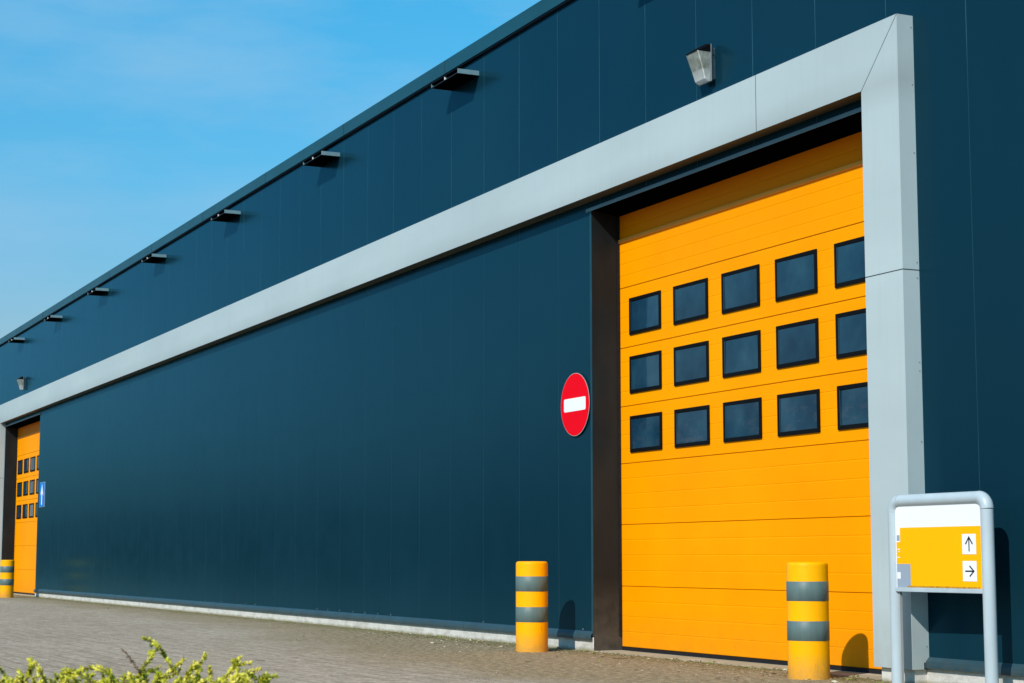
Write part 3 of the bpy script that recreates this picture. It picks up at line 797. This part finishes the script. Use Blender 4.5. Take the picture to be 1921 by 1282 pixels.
# the body of the bush: sprigs rising from branches, densest below the visible tips
random.seed(21)
for i in range(190):
    px = random.uniform(-70, 462); dz = abs(random.gauss(0, .045))
    dep = D+random.gauss(.05, .22)
    tip = ray_point(px, random.uniform(1266, 1282) + dz*500, dep)
    lean = Vector((random.uniform(-1, 1), random.uniform(-1, 1), 0))*.05
    ln = random.uniform(.09, .17)
    b0 = tip-Vector((lean.x*1.4, lean.y*1.4, ln)); m0 = (tip+b0)/2-lean*.3
    sprig([b0, m0, tip], thick=random.uniform(1.0, 1.4), dens=.75, tone0=random.choice([.3, .5, .6, .72]))
for i in range(70):
    px = random.uniform(-60, 455)
    tip = ray_point(px, random.uniform(1300, 1360), D+random.gauss(.0, .3))
    b0 = Vector((shrub_base.x+(tip.x-shrub_base.x)*.35, shrub_base.y+(tip.y-shrub_base.y)*.35, 0))
    mid = (tip+b0)/2+Vector((random.uniform(-.05, .05), random.uniform(-.05, .05), .06))
    tube(stm, [b0, mid, tip], [.009, .006, .003], 6)
    for q_ in range(5):
        t = random.uniform(.35, 1); a = b0.lerp(tip, t)
        e = a+Vector((random.uniform(-.12, .12), random.uniform(-.12, .12), random.uniform(.03, .12)))
        sprig([a, (a+e)/2+Vector((0, 0, -.01)), e], thick=1.5, dens=.4, tone0=.3, side=False)
for mb, nm, mt in ((fol, 'foliage', M['leaf']), (dead, 'dry_sprig', M['deadleaf']), (stm, 'stem', M['stem'])):
    c = mb.build(nm, mt, sh, weld=False)
    c.location = -shrub_base

# ------------------------------------------------------------------ litter, moss crumbs and little weeds along the wall
random.seed(5)
lt = MB()
def chip(x, y, r, tone, z=.004):
    n_ = random.randint(4, 6); a0 = random.uniform(0, 6.28); h = random.uniform(.2, .7)*r
    pts = []
    for k in range(n_):
        a = a0+2*PI*k/n_; rr = r*random.uniform(.5, 1.1)
        pts.append((x+rr*math.cos(a)*1.3, y+rr*math.sin(a), z+random.uniform(0, h)))
    c_ = (x, y, z+h*random.uniform(.5, 1.2))
    for k in range(n_): lt.face([pts[k], pts[(k+1) % n_], c_], 0, tone)
for i in range(7500):
    x = random.uniform(-56, -9.5); x = x if random.random() < .4 else random.uniform(-24, -10)
    d_ = random.expovariate(1/.45)
    y = -.02-d_
    if any(a < x < b_ for a, b_ in OPEN): y = .02-d_*.8
    if y < -5: continue
    chip(x, y, random.uniform(.003, .013)*(1 if random.random() < .95 else 2.4), random.choice([.1, .3, .45, .5, .6, .7, .9]))
for i in range(2600):
    x = random.uniform(-40, -10); y = -random.uniform(0, 6)
    chip(x, y, random.uniform(.003, .009), random.choice([.1, .4, .9, .95]))
for i in range(26):
    x = random.uniform(-24, -11); y = -random.expovariate(1/.9)-.1; a = random.uniform(0, 6.28); L_ = random.uniform(.04, .16)
    p0 = Vector((x, y, .006)); p1 = p0+Vector((math.cos(a)*L_, math.sin(a)*L_, .002))
    tube(lt, [p0, (p0+p1)/2+Vector((.01, .008, .004)), p1], .0025, 5, tone=.15)
tag(lt.build('leaf_litter', M['litter'], weld=False), 'dry leaves, twigs and grit scattered on paving along the wall', 'litter', kind='stuff')
wd_ = MB()
spots = [(-22.4, -.05, 26), (-22.15, -.06, 18), (-28.5, -.05, 14), (-12.5, -.35, 22), (-12.9, -.30, 30), (-13.4, -.22, 18), (-16.2, -.1, 16), (-15.4, -.14, 16), (-14.7, -.2, 22), (-11.9, -.15, 10), (-34, -.05, 10), (-25.5, -.05, 9), (-20.1, -.04, 9)]
for k in range(60): spots.append((random.uniform(-50, -10), -.03-random.expovariate(1/.12), random.randint(3, 8)))
for x, y, n_ in spots:
    for i in range(n_):
        px, py = x+random.gauss(0, .07), y-abs(random.gauss(0, .035)); a = random.uniform(0, 6.28)
        d_ = Vector((math.cos(a), math.sin(a), random.uniform(.2, 1.1))).normalized(); L_ = random.uniform(.012, .035)
        s_ = Vector((-d_.y, d_.x, 0)).normalized()*L_*.22; p = Vector((px, py, .006))
        wd_.face([p, p+d_*L_*.5+s_, p+d_*L_, p+d_*L_*.5-s_], 0, random.uniform(.1, 1))
tag(wd_.build('weeds', M['weed'], weld=False), 'tiny green weeds and moss sprouting at the foot of the wall', 'weeds', kind='stuff')

# ------------------------------------------------------------------ light and sky
sun_dir = Vector((.62, -1, .93)).normalized()
elev = math.asin(sun_dir.z)
sd = bpy.data.lights.new('sun', 'SUN'); sd.energy = 4.4; sd.angle = math.radians(.5); sd.color = (1, .965, .90)
so = bpy.data.objects.new('sun', sd); COL.objects.link(so)
so.rotation_euler = sun_dir.to_track_quat('Z', 'Y').to_euler(); so.location = (10, -20, 20)
W = bpy.data.worlds.new('World'); S.world = W; W.use_nodes = True; nt = W.node_tree
bg = nt.nodes['Background']; sky = nt.nodes.new('ShaderNodeTexSky'); sky.sky_type = 'NISHITA'; sky.sun_disc = False
sky.sun_elevation = elev; sky.sun_rotation = math.atan2(sun_dir.x, sun_dir.y)
sky.air_density = 1.3; sky.dust_density = .3; sky.ozone_density = 2.0
hs = nt.nodes.new('ShaderNodeHueSaturation'); hs.inputs['Saturation'].default_value = 1.15
nt.links.new(sky.outputs[0], hs.inputs['Color'])
tc = nt.nodes.new('ShaderNodeTexCoord'); mp = nt.nodes.new('ShaderNodeMapping'); mp.inputs['Scale'].default_value = (1.7, 1.7, 6.5); mp.inputs['Rotation'].default_value = (.25, .2, 0)
nt.links.new(tc.outputs['Generated'], mp.inputs['Vector'])
cl = noise(nt, mp.outputs[0], 3.0, 7, .55)
cf = ramp(nt, cl, [(.42, (0, 0, 0)), (.66, (.55, .55, .55))])
sz = nt.nodes.new('ShaderNodeSeparateXYZ'); nt.links.new(tc.outputs['Generated'], sz.inputs[0])
gain = ramp(nt, sz.outputs[2], [(.0, (.13, .16, .17)), (.035, (.28, .36, .44)), (.11, (.63, .78, .95)), (.20, (.43, 1.02, 1.24)), (.30, (.34, 1.22, 1.42)), (.6, (.45, .95, 1.08))])
tint = mix(nt, 1.0, hs.outputs[0], gain, 'MULTIPLY')
out = mix(nt, cf, tint, (2.5, 5.0, 7.4, 1))
nt.links.new(out, bg.inputs['Color']); bg.inputs['Strength'].default_value = .11
S.view_settings.view_transform = 'Standard'; S.view_settings.look = 'None'; S.view_settings.exposure = 0; S.view_settings.gamma = 1
